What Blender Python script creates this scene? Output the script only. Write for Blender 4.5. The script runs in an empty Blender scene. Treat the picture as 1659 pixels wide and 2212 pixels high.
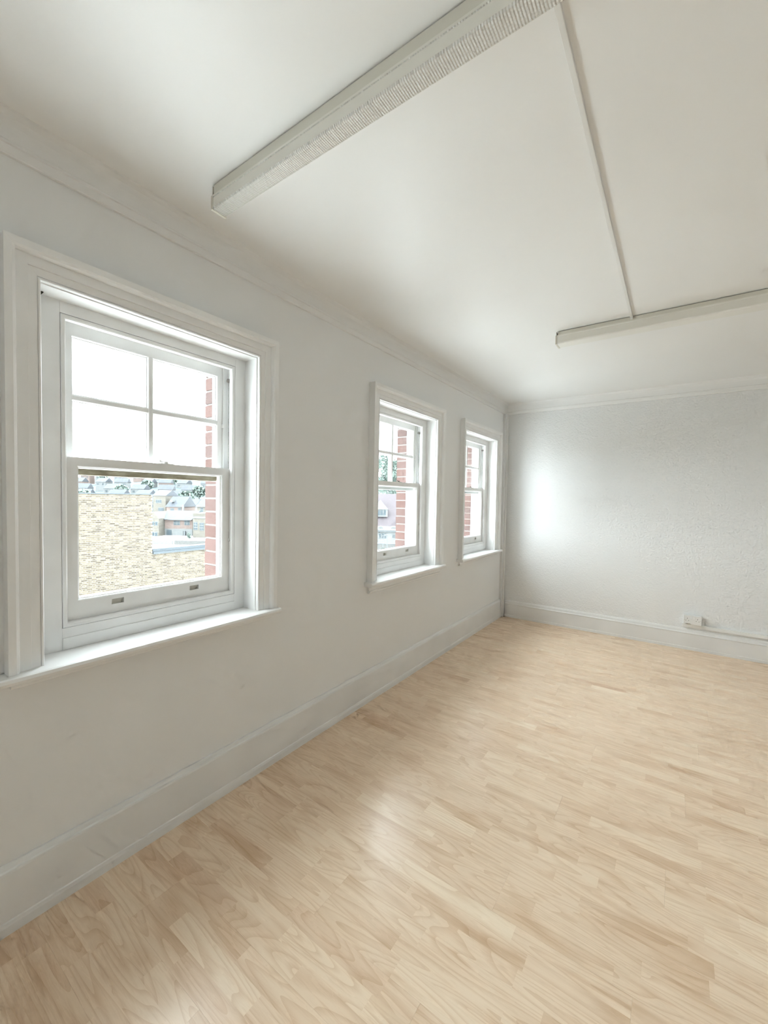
import bpy, math, random
from mathutils import Vector, Matrix

random.seed(7)
scene = bpy.context.scene
COL = scene.collection

# ------------------------------------------------------------------ camera
W, H, F = 1659.0, 2212.0, 890.499
CAM = Vector((1.80444, 0.0, 1.48646))
CR = Vector((0.81583763, 0.57801104, 0.0176692))
CU = Vector((-0.0334677, 0.01669064, 0.99930042))
CF = Vector((-0.57731177, 0.81585823, -0.03296155))
YAW = 0.615817
cd = bpy.data.cameras.new('camera')
cd.sensor_fit = 'VERTICAL'
cd.sensor_height = 36.0
cd.lens = F * 36.0 / H
cd.clip_start = 0.02
cd.clip_end = 3000
cam = bpy.data.objects.new('camera', cd)
COL.objects.link(cam)
m = Matrix.Identity(4)
for i in range(3):
    m[i][0], m[i][1], m[i][2], m[i][3] = CR[i], CU[i], -CF[i], CAM[i]
cam.matrix_world = m
scene.camera = cam

# ------------------------------------------------------------------ world: an even overcast sky with soft cloud
SKY = 28.0
wd = bpy.data.worlds.new('overcast_sky')
scene.world = wd
wd.use_nodes = True
nt = wd.node_tree
nt.nodes.clear()
wo = nt.nodes.new('ShaderNodeOutputWorld')
bg = nt.nodes.new('ShaderNodeBackground')
tc = nt.nodes.new('ShaderNodeTexCoord')
mp = nt.nodes.new('ShaderNodeMapping')
mp.inputs['Scale'].default_value = (1.5, 1.5, 5.0)
nz = nt.nodes.new('ShaderNodeTexNoise')
nz.inputs['Scale'].default_value = 2.2
nz.inputs['Detail'].default_value = 4
cr = nt.nodes.new('ShaderNodeValToRGB')
cr.color_ramp.elements[0].position = 0.3
cr.color_ramp.elements[0].color = (0.84, 0.93, 1.0, 1)
cr.color_ramp.elements[1].position = 0.75
cr.color_ramp.elements[1].color = (0.97, 0.99, 1.0, 1)
nt.links.new(tc.outputs['Generated'], mp.inputs['Vector'])
nt.links.new(mp.outputs['Vector'], nz.inputs['Vector'])
nt.links.new(nz.outputs['Fac'], cr.inputs['Fac'])
nt.links.new(cr.outputs['Color'], bg.inputs['Color'])
bg.inputs['Strength'].default_value = SKY
nt.links.new(bg.outputs['Background'], wo.inputs['Surface'])

vs = scene.view_settings
vs.view_transform = 'Standard'
vs.look = 'None'
vs.gamma = 1.0
vs.use_curve_mapping = False
vs.exposure = 0.0
scene.display_settings.display_device = 'sRGB'
cy = scene.cycles
cy.use_denoising = True
cy.max_bounces = 8
cy.diffuse_bounces = 6
cy.glossy_bounces = 2
cy.transmission_bounces = 3
cy.transparent_max_bounces = 12
cy.caustics_reflective = False
cy.caustics_refractive = False
cy.sample_clamp_direct = 9.0
cy.sample_clamp_indirect = 20.0
cy.denoising_input_passes = 'RGB_ALBEDO_NORMAL'
cy.denoising_prefilter = 'ACCURATE'
cy.use_adaptive_sampling = True
cy.adaptive_threshold = 0.125
cy.adaptive_min_samples = 14

# ------------------------------------------------------------------ room sizes (metres)
HC = 2.70            # ceiling
D = 5.216            # far wall
XR = 3.50            # right wall
YR = -1.70           # rear wall
SILL, HEAD = 0.882, 2.207
OPW = 0.902
WIN_Y = [0.482, 2.449, 3.970, -1.36]     # near edge of each opening in the left wall
REAR_WIN = []      # the rear and right-hand walls are blank
RIGHT_WIN = []
SZ0, SZ1 = 0.80, 2.35


def portal(name, loc, rot, sx, sy):
    l = bpy.data.lights.new(name, 'AREA')
    l.shape = 'RECTANGLE'
    l.size, l.size_y = sx, sy
    l.cycles.is_portal = True            # guides sky sampling through the opening, gives off no light
    o = bpy.data.objects.new(name, l)
    o.location = loc
    o.rotation_euler = rot
    COL.objects.link(o)


for y in WIN_Y:
    portal('sky_portal', (-0.24, y + OPW / 2, 1.56), (0, -math.pi / 2, 0), 1.2, 0.78)
for a, b in REAR_WIN:
    portal('sky_portal', ((a + b) / 2, YR - 0.05, (SZ0 + SZ1) / 2), (math.pi / 2, 0, 0), b - a, SZ1 - SZ0)
for a, b in RIGHT_WIN:
    portal('sky_portal', (XR + 0.05, (a + b) / 2, (SZ0 + SZ1) / 2), (0, math.pi / 2, 0), SZ1 - SZ0, b - a)


# ------------------------------------------------------------------ mesh helpers
class MB:
    def __init__(s):
        s.v, s.f, s.tone, s.seed, s.mi = [], [], [], [], []

    def face(s, pts, tone=0.5, seed=0.0, mi=0):
        n = len(s.v)
        s.v += [tuple(p) for p in pts]
        s.f.append(tuple(range(n, n + len(pts))))
        s.tone.append(tone)
        s.seed.append(seed)
        s.mi.append(mi)

    def quads(s, vs_, fs_, tone=0.5, seed=0.0, mi=0):
        n = len(s.v)
        s.v += [tuple(p) for p in vs_]
        for f in fs_:
            s.f.append(tuple(n + i for i in f))
            s.tone.append(tone)
            s.seed.append(seed)
            s.mi.append(mi)

    def box(s, x0, x1, y0, y1, z0, z1, tone=0.5, seed=0.0, mi=0):
        x0, x1 = min(x0, x1), max(x0, x1)
        y0, y1 = min(y0, y1), max(y0, y1)
        z0, z1 = min(z0, z1), max(z0, z1)
        s.quads([(x0, y0, z0), (x1, y0, z0), (x1, y1, z0), (x0, y1, z0),
                 (x0, y0, z1), (x1, y0, z1), (x1, y1, z1), (x0, y1, z1)],
                [(0, 3, 2, 1), (4, 5, 6, 7), (0, 1, 5, 4), (1, 2, 6, 5), (2, 3, 7, 6), (3, 0, 4, 7)], tone, seed, mi)
        return s

    def cyl(s, a, b, r0, r1=None, n=12):
        r1 = r0 if r1 is None else r1
        a, b = Vector(a), Vector(b)
        d = (b - a).normalized()
        t = Vector((1, 0, 0)) if abs(d.x) < 0.8 else Vector((0, 1, 0))
        p = d.cross(t).normalized()
        q = d.cross(p)
        vv = []
        for c, r in ((a, r0), (b, r1)):
            for i in range(n):
                an = 2 * math.pi * i / n
                vv.append(c + (p * math.cos(an) + q * math.sin(an)) * r)
        fs = [(i, (i + 1) % n, n + (i + 1) % n, n + i) for i in range(n)]
        fs += [tuple(range(n - 1, -1, -1)), tuple(range(n, 2 * n))]
        s.quads(vv, fs)
        return s

    def sweep(s, prof, path, close_path=False):
        """prof: list of items; path: list of functions item -> 3D point (mitred rings)."""
        k = len(prof)
        rings = [[p(q) for q in prof] for p in path]
        vv = [pt for r in rings for pt in r]
        fs = []
        m_ = len(rings)
        for j in range(m_ if close_path else m_ - 1):
            j2 = (j + 1) % m_
            for i in range(k):
                i2 = (i + 1) % k
                fs.append((j * k + i, j * k + i2, j2 * k + i2, j2 * k + i))
        if not close_path:
            fs.append(tuple(range(k)))
            fs.append(tuple((m_ - 1) * k + i for i in range(k - 1, -1, -1)))
        s.quads(vv, fs)
        return s

    def mesh(s, name, mats, smooth=False, attrs=False, fix=True):
        me = bpy.data.meshes.new(name)
        me.from_pydata(s.v, [], s.f)
        for mm in (mats if isinstance(mats, (list, tuple)) else [mats]):
            me.materials.append(mm)
        if any(s.mi):
            me.polygons.foreach_set('material_index', s.mi)
        if attrs:
            a = me.attributes.new('tone', 'FLOAT', 'FACE')
            a.data.foreach_set('value', s.tone)
            a = me.attributes.new('seed', 'FLOAT', 'FACE')
            a.data.foreach_set('value', s.seed)
        if fix:
            import bmesh
            bm = bmesh.new()
            bm.from_mesh(me)
            bmesh.ops.recalc_face_normals(bm, faces=bm.faces)
            bm.to_mesh(me)
            bm.free()
        if smooth:
            me.polygons.foreach_set('use_smooth', [True] * len(me.polygons))
        me.update()
        return me

    def build(s, name, mat, parent=None, bevel=0.0, smooth=False, attrs=False, loc=None, fix=True):
        o = bpy.data.objects.new(name, s.mesh(name, mat, smooth, attrs, fix))
        COL.objects.link(o)
        if parent is not None:
            o.parent = parent
        if loc is not None:
            o.location = loc
        if bevel > 0:
            b = o.modifiers.new('edge', 'BEVEL')
            b.width = bevel
            b.segments = 2
            b.limit_method = 'ANGLE'
            b.angle_limit = math.radians(35)
            b.harden_normals = False
        return o


def empty(name, loc=(0, 0, 0), rz=0.0):
    o = bpy.data.objects.new(name, None)
    o.empty_display_size = 0.1
    o.location = loc
    o.rotation_euler = (0, 0, rz)
    COL.objects.link(o)
    return o


def tag(o, label=None, cat=None, group=None, kind=None):
    if label:
        o['label'] = label
    if cat:
        o['category'] = cat
    if group:
        o['group'] = group
    if kind:
        o['kind'] = kind
    return o


def inst(me, name, parent, loc=(0, 0, 0), rot=(0, 0, 0), scale=(1, 1, 1)):
    o = bpy.data.objects.new(name, me)
    o.location, o.rotation_euler, o.scale = loc, rot, scale
    o.parent = parent
    COL.objects.link(o)
    return o


# ------------------------------------------------------------------ materials
def new_mat(name):
    mt = bpy.data.materials.new(name)
    mt.use_nodes = True
    n = mt.node_tree
    return mt, n, n.nodes['Principled BSDF'], n.nodes['Material Output']


def nd(n, typ, **kw):
    x = n.nodes.new(typ)
    for k, v in kw.items():
        x.inputs[k].default_value = v
    return x


def mapping(n, coord='Object', scale=(1, 1, 1)):
    t = n.nodes.new('ShaderNodeTexCoord')
    mpp = n.nodes.new('ShaderNodeMapping')
    mpp.inputs['Scale'].default_value = scale
    n.links.new(t.outputs[coord], mpp.inputs['Vector'])
    return mpp.outputs['Vector']


def paint(name, col, rough=0.5, spec=0.4, var=0.03, vscale=3.0, bump=0.0, bscale=200.0, bdist=0.001, detail=2.0):
    mt, n, p, out = new_mat(name)
    p.inputs['Roughness'].default_value = rough
    p.inputs['Specular IOR Level'].default_value = spec
    if var <= 0:
        p.inputs['Base Color'].default_value = col + (1,)
        return mt
    v = mapping(n)
    ns = nd(n, 'ShaderNodeTexNoise', Scale=vscale, Detail=1.0)
    n.links.new(v, ns.inputs['Vector'])
    rp = n.nodes.new('ShaderNodeValToRGB')
    rp.color_ramp.elements[0].position = 0.3
    rp.color_ramp.elements[1].position = 0.7
    rp.color_ramp.elements[0].color = tuple(c * (1 - var) for c in col) + (1,)
    rp.color_ramp.elements[1].color = tuple(min(1, c * (1 + var)) for c in col) + (1,)
    n.links.new(ns.outputs['Fac'], rp.inputs['Fac'])
    n.links.new(rp.outputs['Color'], p.inputs['Base Color'])
    if bump > 0:
        b = nd(n, 'ShaderNodeTexNoise', Scale=bscale, Detail=detail)
        n.links.new(v, b.inputs['Vector'])
        bp = nd(n, 'ShaderNodeBump', Strength=bump, Distance=bdist)
        n.links.new(b.outputs['Fac'], bp.inputs['Height'])
        n.links.new(bp.outputs['Normal'], p.inputs['Normal'])
    return mt


WALL = paint('wall_paint', (0.82, 0.82, 0.815), 0.75, 0.25, 0.0)
WALLPAPER = paint('textured_wallpaper_paint', (0.81, 0.815, 0.815), 0.55, 0.35, 0.012, 1.2, 0.6, 72, 0.005, 0.0)
CEIL = paint('ceiling_paint', (0.88, 0.88, 0.875), 0.40, 0.4, 0.012, 1.2)
WALLB = paint('unseen_wall_paint', (0.60, 0.60, 0.59), 0.75, 0.25, 0.0)
WOODWHITE = paint('white_gloss_woodwork', (0.85, 0.85, 0.845), 0.34, 0.45, 0.025, 5.0)
SASHWHITE = paint('white_sash_paint', (0.82, 0.82, 0.815), 0.4, 0.4, 0.03, 9.0)
SKIRT = paint('skirting_paint', (0.79, 0.79, 0.785), 0.45, 0.4, 0.03, 4.0)
PVC = paint('white_plastic', (0.82, 0.82, 0.81), 0.35, 0.45, 0.01)
PVCGREY = paint('aged_plastic', (0.70, 0.695, 0.67), 0.4, 0.4, 0.02)
FITTING = paint('fitting_enamel', (0.7, 0.675, 0.6), 0.4, 0.4, 0.02)
DARK = paint('dark_gap', (0.03, 0.028, 0.025), 0.8, 0.1)
BRASS = paint('dark_metal', (0.16, 0.14, 0.12), 0.4, 0.5)
CORD = paint('sash_cord', (0.3, 0.29, 0.27), 0.9, 0.1, 0.3, 300)
PULL = paint('recess_shade_paint', (0.55, 0.54, 0.49), 0.5, 0.3)  # darker tone paints the shade inside the finger pulls; screws share it
SUBFLOOR = paint('subfloor', (0.22, 0.15, 0.09), 0.9, 0.1)


def stained():
    mt, n, p, out = new_mat('stained_sash_paint')
    p.inputs['Roughness'].default_value = 0.55
    v = mapping(n, 'Object', (1, 1, 3))
    ns = nd(n, 'ShaderNodeTexNoise', Scale=7.0, Detail=5.0, Roughness=0.6)
    n.links.new(v, ns.inputs['Vector'])
    rp = n.nodes.new('ShaderNodeValToRGB')
    e = rp.color_ramp.elements
    e[0].position, e[0].color = 0.40, (0.20, 0.15, 0.085, 1)
    e[1].position, e[1].color = 0.66, (0.52, 0.45, 0.34, 1)
    n.links.new(ns.outputs['Fac'], rp.inputs['Fac'])
    n.links.new(rp.outputs['Color'], p.inputs['Base Color'])
    return mt


STAIN = stained()


def glass():
    mt = bpy.data.materials.new('window_glass')
    mt.use_nodes = True
    n = mt.node_tree
    n.nodes.clear()
    out = n.nodes.new('ShaderNodeOutputMaterial')
    tr = nd(n, 'ShaderNodeBsdfTransparent', Color=(0.93, 0.955, 0.95, 1))
    gl = nd(n, 'ShaderNodeBsdfGlossy', Roughness=0.02)
    # Schlick reflectance of one face of the pane, the same from both sides
    lw = n.nodes.new('ShaderNodeLayerWeight')
    pw = n.nodes.new('ShaderNodeMath')
    pw.operation = 'POWER'
    pw.inputs[1].default_value = 5.0
    n.links.new(lw.outputs['Facing'], pw.inputs[0])
    ma = n.nodes.new('ShaderNodeMath')
    ma.operation = 'MULTIPLY_ADD'
    ma.inputs[1].default_value = 0.9
    ma.inputs[2].default_value = 0.025
    n.links.new(pw.outputs[0], ma.inputs[0])
    mx = n.nodes.new('ShaderNodeMixShader')
    n.links.new(ma.outputs[0], mx.inputs['Fac'])
    n.links.new(tr.outputs[0], mx.inputs[1])
    n.links.new(gl.outputs[0], mx.inputs[2])
    n.links.new(mx.outputs[0], out.inputs['Surface'])
    return mt


GLASS = glass()


def laminate():
    mt, n, p, out = new_mat('oak_laminate')
    p.inputs['Specular IOR Level'].default_value = 0.5
    t = n.nodes.new('ShaderNodeTexCoord')
    oi = n.nodes.new('ShaderNodeObjectInfo')
    at = n.nodes.new('ShaderNodeAttribute')
    at.attribute_name = 'tone'
    as_ = n.nodes.new('ShaderNodeAttribute')
    as_.attribute_name = 'seed'
    # offset of the print for each strip
    ad = n.nodes.new('ShaderNodeMath')
    ad.operation = 'MULTIPLY_ADD'
    ad.inputs[1].default_value = 37.0
    n.links.new(oi.outputs['Random'], ad.inputs[0])
    n.links.new(as_.outputs['Fac'], ad.inputs[2])
    cb = n.nodes.new('ShaderNodeCombineXYZ')
    for k in 'XYZ':
        n.links.new(ad.outputs[0], cb.inputs[k])
    va = n.nodes.new('ShaderNodeVectorMath')
    va.operation = 'ADD'
    n.links.new(t.outputs['Object'], va.inputs[0])
    n.links.new(cb.outputs[0], va.inputs[1])

    def mapped(scale):
        mpp = n.nodes.new('ShaderNodeMapping')
        mpp.inputs['Scale'].default_value = scale
        n.links.new(va.outputs[0], mpp.inputs['Vector'])
        return mpp.outputs['Vector']
    fine = nd(n, 'ShaderNodeTexNoise', Scale=1.0, Detail=2.0, Roughness=0.65, Distortion=0.8)
    n.links.new(mapped((10, 120, 20)), fine.inputs['Vector'])
    grain = nd(n, 'ShaderNodeTexNoise', Scale=1.0, Detail=2.5, Roughness=0.6, Distortion=1.2)
    n.links.new(mapped((3.2, 42, 10)), grain.inputs['Vector'])
    broad = nd(n, 'ShaderNodeTexNoise', Scale=1.0, Detail=1.0, Distortion=0.6)
    n.links.new(mapped((2.2, 9, 5)), broad.inputs['Vector'])
    con = nd(n, 'ShaderNodeTexNoise', Scale=1.0, Detail=0.0, Distortion=0.5)
    n.links.new(mapped((1.6, 12, 5)), con.inputs['Vector'])
    cm = n.nodes.new('ShaderNodeMath')
    cm.operation = 'MULTIPLY'
    cm.inputs[1].default_value = 11.0
    n.links.new(con.outputs['Fac'], cm.inputs[0])
    wv = n.nodes.new('ShaderNodeMath')
    wv.operation = 'FRACT'
    n.links.new(cm.outputs[0], wv.inputs[0])
    # strip colour
    rp = n.nodes.new('ShaderNodeValToRGB')
    e = rp.color_ramp.elements
    e[0].position, e[0].color = 0.0, (0.76, 0.565, 0.405, 1)
    e[1].position, e[1].color = 1.0, (0.90, 0.740, 0.565, 1)
    x = e.new(0.35)
    x.color = (0.83, 0.650, 0.480, 1)
    x = e.new(0.7)
    x.color = (0.86, 0.685, 0.512, 1)
    n.links.new(at.outputs['Fac'], rp.inputs['Fac'])

    def dark(col_in, fac_sock, lo, hi, colr, strength):
        mr = n.nodes.new('ShaderNodeMapRange')
        mr.inputs['From Min'].default_value = lo
        mr.inputs['From Max'].default_value = hi
        mr.inputs['To Max'].default_value = strength
        n.links.new(fac_sock, mr.inputs['Value'])
        mx = n.nodes.new('ShaderNodeMix')
        mx.data_type = 'RGBA'
        mx.blend_type = 'MULTIPLY'
        n.links.new(mr.outputs['Result'], mx.inputs['Factor'])
        n.links.new(col_in, mx.inputs['A'])
        mx.inputs['B'].default_value = colr
        return mx.outputs['Result']
    c = dark(rp.outputs['Color'], grain.outputs['Fac'], 0.50, 0.72, (0.74, 0.63, 0.52, 1), 0.6)
    c = dark(c, fine.outputs['Fac'], 0.5, 0.75, (0.80, 0.72, 0.63, 1), 0.35)
    c = dark(c, broad.outputs['Fac'], 0.50, 0.78, (0.76, 0.66, 0.56, 1), 0.7)
    c = dark(c, wv.outputs[0], 0.55, 1.0, (0.78, 0.67, 0.56, 1), 0.5)
    n.links.new(c, p.inputs['Base Color'])
    rr = n.nodes.new('ShaderNodeMapRange')
    rr.inputs['To Min'].default_value = 0.22
    rr.inputs['To Max'].default_value = 0.32
    n.links.new(grain.outputs['Fac'], rr.inputs['Value'])
    n.links.new(rr.outputs['Result'], p.inputs['Roughness'])
    return mt


LAMINATE = laminate()


def toned(name, cols, rough=0.85, nscale=25.0, amount=0.25):
    """brick-like: colour per piece from the 'tone' attribute, mottled by noise"""
    mt, n, p, out = new_mat(name)
    p.inputs['Roughness'].default_value = rough
    p.inputs['Specular IOR Level'].default_value = 0.15
    at = n.nodes.new('ShaderNodeAttribute')
    at.attribute_name = 'tone'
    rp = n.nodes.new('ShaderNodeValToRGB')
    e = rp.color_ramp.elements
    e[0].color = cols[0] + (1,)
    e[1].color = cols[-1] + (1,)
    for i, c in enumerate(cols[1:-1]):
        x = e.new((i + 1) / (len(cols) - 1))
        x.color = c + (1,)
    n.links.new(at.outputs['Fac'], rp.inputs['Fac'])
    g = n.nodes.new('ShaderNodeNewGeometry')
    ns = nd(n, 'ShaderNodeTexNoise', Scale=nscale, Detail=4.0)
    n.links.new(g.outputs['Position'], ns.inputs['Vector'])
    mr = n.nodes.new('ShaderNodeMapRange')
    mr.inputs['From Min'].default_value = 0.35
    mr.inputs['From Max'].default_value = 0.7
    mr.inputs['To Max'].default_value = amount
    n.links.new(ns.outputs['Fac'], mr.inputs['Value'])
    mx = n.nodes.new('ShaderNodeMix')
    mx.data_type = 'RGBA'
    mx.blend_type = 'MULTIPLY'
    mx.inputs['B'].default_value = (0.5, 0.5, 0.5, 1)
    n.links.new(mr.outputs['Result'], mx.inputs['Factor'])
    n.links.new(rp.outputs['Color'], mx.inputs['A'])
    n.links.new(mx.outputs['Result'], p.inputs['Base Color'])
    return mt


REDBRICK = toned('red_brick', [(0.068, 0.038, 0.032), (0.080, 0.047, 0.041), (0.068, 0.044, 0.040)], nscale=60)
STOCKBRICK = toned('yellow_stock_brick', [(0.0285, 0.0224, 0.0156), (0.0407, 0.0326, 0.0228), (0.0529, 0.0432, 0.0301), (0.0638, 0.0536, 0.0394)], nscale=30, amount=0.3)
MORTAR = paint('stock_brick_mortar', (0.105, 0.098, 0.086), 0.9, 0.1, 0.06, 20)  # pale mortar, its colour lowered to suit the very bright sky

LIMEWASH = paint('white_lime_mortar', (0.2036, 0.1968, 0.1832), 0.9, 0.1, 0.06, 20)

# ------------------------------------------------------------------ room shell
# floor: subfloor slab with laminate planks as its parts
floor = MB().box(-0.39, XR + 0.2, YR - 0.2, D + 0.2, -0.12, -0.009).build('floor', SUBFLOOR)
tag(floor, 'pale oak laminate floor laid in strips across the room', kind='structure')
PW, PL, SW = 0.195, 1.383, 0.065


def plank_mesh(k, length):
    b = MB()
    g = 0.00012
    L = length
    for r in range(3):
        y0, y1 = -PW / 2 + r * SW, -PW / 2 + (r + 1) * SW
        if r == 0:
            y0 += g
        if r == 2:
            y1 -= g
        x = -L / 2 + g
        first = True
        while x < L / 2 - g - 1e-6:
            ln = random.uniform(0.12, 0.42) if first else random.uniform(0.32, 0.46)
            first = False
            x2 = min(L / 2 - g, x + ln)
            if L / 2 - g - x2 < 0.08:
                x2 = L / 2 - g
            tone = min(1, max(0, random.gauss(0.55, 0.20)))
            b.face([(x, y0, 0), (x2, y0, 0), (x2, y1, 0), (x, y1, 0)], tone, random.uniform(0, 30))
            x = x2
    a, c = -L / 2 + g, L / 2 - g
    y0, y1 = -PW / 2 + g, PW / 2 - g
    z = -0.008
    b.quads([(a, y0, 0), (c, y0, 0), (c, y1, 0), (a, y1, 0), (a, y0, z), (c, y0, z), (c, y1, z), (a, y1, z)],
            [(0, 4, 5, 1), (1, 5, 6, 2), (2, 6, 7, 3), (3, 7, 4, 0)], 0.1)
    return b.mesh('plank_%d' % k, LAMINATE, attrs=True, fix=False)


full = [plank_mesh(k, PL) for k in range(14)]
X0, X1 = 0.004, XR - 0.004
row = 0
y = YR + PW / 2
while y < D + PW / 2 - 0.02:
    off = (row * 0.437) % PL
    x = X0
    first = True
    while x < X1 - 0.01:
        ln = (PL - off) if first and off > 0.05 else PL
        first = False
        ln = min(ln, X1 - x)
        if abs(ln - PL) < 1e-6:
            o = inst(random.choice(full), 'plank', floor, (x + PL / 2, y, 0))
        else:
            me = plank_mesh(100 + row, ln)
            o = inst(me, 'plank', floor, (x + ln / 2, y, 0))
        x += ln
    row += 1
    y += PW

# ceiling
ceiling = MB().box(-0.39, XR + 0.2, YR - 0.2, D + 0.2, HC, HC + 0.15).build('ceiling', CEIL)
tag(ceiling, 'off-white painted ceiling with a soft sheen', kind='structure')


def pierced_slab(b, axis_y, lo, hi, c0, c1, zlo, zhi, holes):
    """slab running along an axis with rectangular holes (a, b, z0, z1)"""
    def bx(a0, a1, z0, z1):
        if a1 - a0 < 1e-5 or z1 - z0 < 1e-5:
            return
        if axis_y:
            b.box(c0, c1, a0, a1, z0, z1)
        else:
            b.box(a0, a1, c0, c1, z0, z1)
    hs = sorted(holes)
    p = lo
    for (a0, a1, z0, z1) in hs:
        bx(p, a0, zlo, zhi)
        bx(a0, a1, zlo, z0)
        bx(a0, a1, z1, zhi)
        p = a1
    bx(p, hi, zlo, zhi)


b = MB()
pierced_slab(b, True, YR - 0.2, D + 0.2, -0.215, 0.0, -0.12, HC + 0.15, [(y, y + OPW, SILL - 0.03, HEAD) for y in WIN_Y])
wall_left = b.build('wall_left', WALL)
tag(wall_left, 'pale window wall pierced by sash windows', kind='structure')
wall_back = MB().box(-0.2, XR + 0.2, D, D + 0.2, -0.12, HC + 0.15).build('wall_back', WALLPAPER)
tag(wall_back, 'plain end wall in textured white wallpaper', kind='structure')
b = MB()
pierced_slab(b, False, -0.2, XR + 0.2, YR - 0.2, YR, -0.12, HC + 0.15, [(a, c, SZ0, SZ1) for a, c in REAR_WIN])
tag(b.build('wall_rear', WALLB), 'rear wall behind the photographer', kind='structure')
b = MB()
pierced_slab(b, True, YR, D, XR, XR + 0.2, -0.12, HC + 0.15, [(a, c, SZ0, SZ1) for a, c in RIGHT_WIN])
tag(b.build('wall_right', WALLB), 'right-hand wall outside the view', kind='structure')

# brick outer leaf of the window wall, with its reveals laid brick by brick
b = MB()
JV0, JV1 = 0.054, 0.848
pierced_slab(b, True, YR - 0.2, D + 0.6, -0.386, -0.215, -8.2, 4.2, [(y + JV0 - 0.006, y + JV1 + 0.006, SILL - 0.02, HEAD + 0.02) for y in WIN_Y])
leaf = b.build('brick_leaf', LIMEWASH, wall_left)
bricks = []
for k in range(5):
    bb = MB().box(-0.053, 0.053, 0, 0.10, -0.0325, 0.0325, tone=k / 4.0)
    bricks.append(bb.mesh('red_brick_%d' % k, REDBRICK, attrs=True))
for y in WIN_Y[:3]:
    for side in (0, 1):
        z = 0.95
        while z < HEAD + 0.02:
            fy = y + JV1 + random.uniform(-0.001, 0.001) if side else y + JV0 - 0.10 + random.uniform(-0.001, 0.001)
            inst(random.choice(bricks), 'brick', leaf, (-0.335 + random.uniform(-0.002, 0.002), fy, z + 0.0325),
                 (0, 0, random.uniform(-0.01, 0.01)))
            z += 0.075


# ------------------------------------------------------------------ mouldings
def wall_run_left(prof, ya, yb):
    """profile (distance from wall, z) along the left wall"""
    return MB().sweep(prof, [lambda q: (q[0], ya, q[1]), lambda q: (q[0], yb, q[1])])


SK_L = [(0, 0), (0.027, 0), (0.027, 0.030), (0.025, 0.042), (0.022, 0.046), (0.022, 0.205), (0.020, 0.212), (0.014, 0.216), (0.010, 0.226), (0.007, 0.230), (0, 0.230)]
SK_B = [(0, 0), (0.025, 0), (0.025, 0.026), (0.022, 0.030), (0.022, 0.162), (0.026, 0.168), (0.024, 0.174), (0.017, 0.180), (0.014, 0.198), (0.008, 0.210), (0, 0.213)]
o = wall_run_left(SK_L, YR, 5.112).build('baseboard_left', SKIRT)
tag(o, 'tall white skirting under the windows', kind='structure')
o = MB().sweep(SK_B, [lambda q: (0.052, D - q[0], q[1]), lambda q: (XR, D - q[0], q[1])]).build('baseboard_back', SKIRT)
tag(o, 'tall white skirting along the end wall', kind='structure')
CORN = [(0, 2.572), (0.010, 2.572), (0.013, 2.576), (0.015, 2.602), (0.019, 2.605), (0.019, 2.612), (0.017, 2.616), (0.018, 2.640),
        (0.021, 2.662), (0.028, 2.682), (0.040, 2.694), (0.044, HC), (0, HC)]
o = MB().sweep(CORN, [lambda q: (q[0], YR, q[1]), lambda q: (q[0], D - q[0], q[1])]).build('trim_1', WALL)
tag(o, 'slim plaster cornice above the window wall', kind='structure')
o = MB().sweep(CORN, [lambda q: (q[0], D - q[0], q[1]), lambda q: (XR, D - q[0], q[1])]).build('trim_2', CEIL)
tag(o, 'slim plaster cornice above the end wall', kind='structure')

# boxed pipe in the far corner
cp = empty('corner_pipe', (0.0, 5.16, 0.0))
tag(cp, 'white painted pipe and boxing running up the far left corner', 'pipe')
MB().box(0.0005, 0.030, -0.045, 0.0555, 0.0, 2.571).build('boxing', SKIRT, cp, bevel=0.002)
MB().cyl((0.036, 0.006, 0.0), (0.036, 0.006, 2.571), 0.013, n=16).build('pipe', SKIRT, cp, smooth=False)
for z in (0.6, 1.5, 2.3):
    MB().cyl((0.036, 0.006, z), (0.036, 0.006, z + 0.018), 0.016, n=16).build('pipe_clip', SKIRT, cp)

# ------------------------------------------------------------------ sash windows
CAS = [(0, 0.0005), (0, 0.016), (0.002, 0.019), (0.007, 0.019), (0.009, 0.0145), (0.0105, 0.018), (0.035, 0.020), (0.0365, 0.0245),
       (0.068, 0.026), (0.0695, 0.033), (0.074, 0.043), (0.081, 0.048), (0.102, 0.050), (0.102, 0.0005)]


def ring(b, y0, y1, z0, z1, prof):
    """mitred frame moulding inside a rectangle: prof = (inset, x)"""
    b.sweep(prof, [lambda q: (q[1], y0 + q[0], z0 + q[0]), lambda q: (q[1], y1 - q[0], z0 + q[0]),
                   lambda q: (q[1], y1 - q[0], z1 - q[0]), lambda q: (q[1], y0 + q[0], z1 - q[0])], close_path=True)


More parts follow.
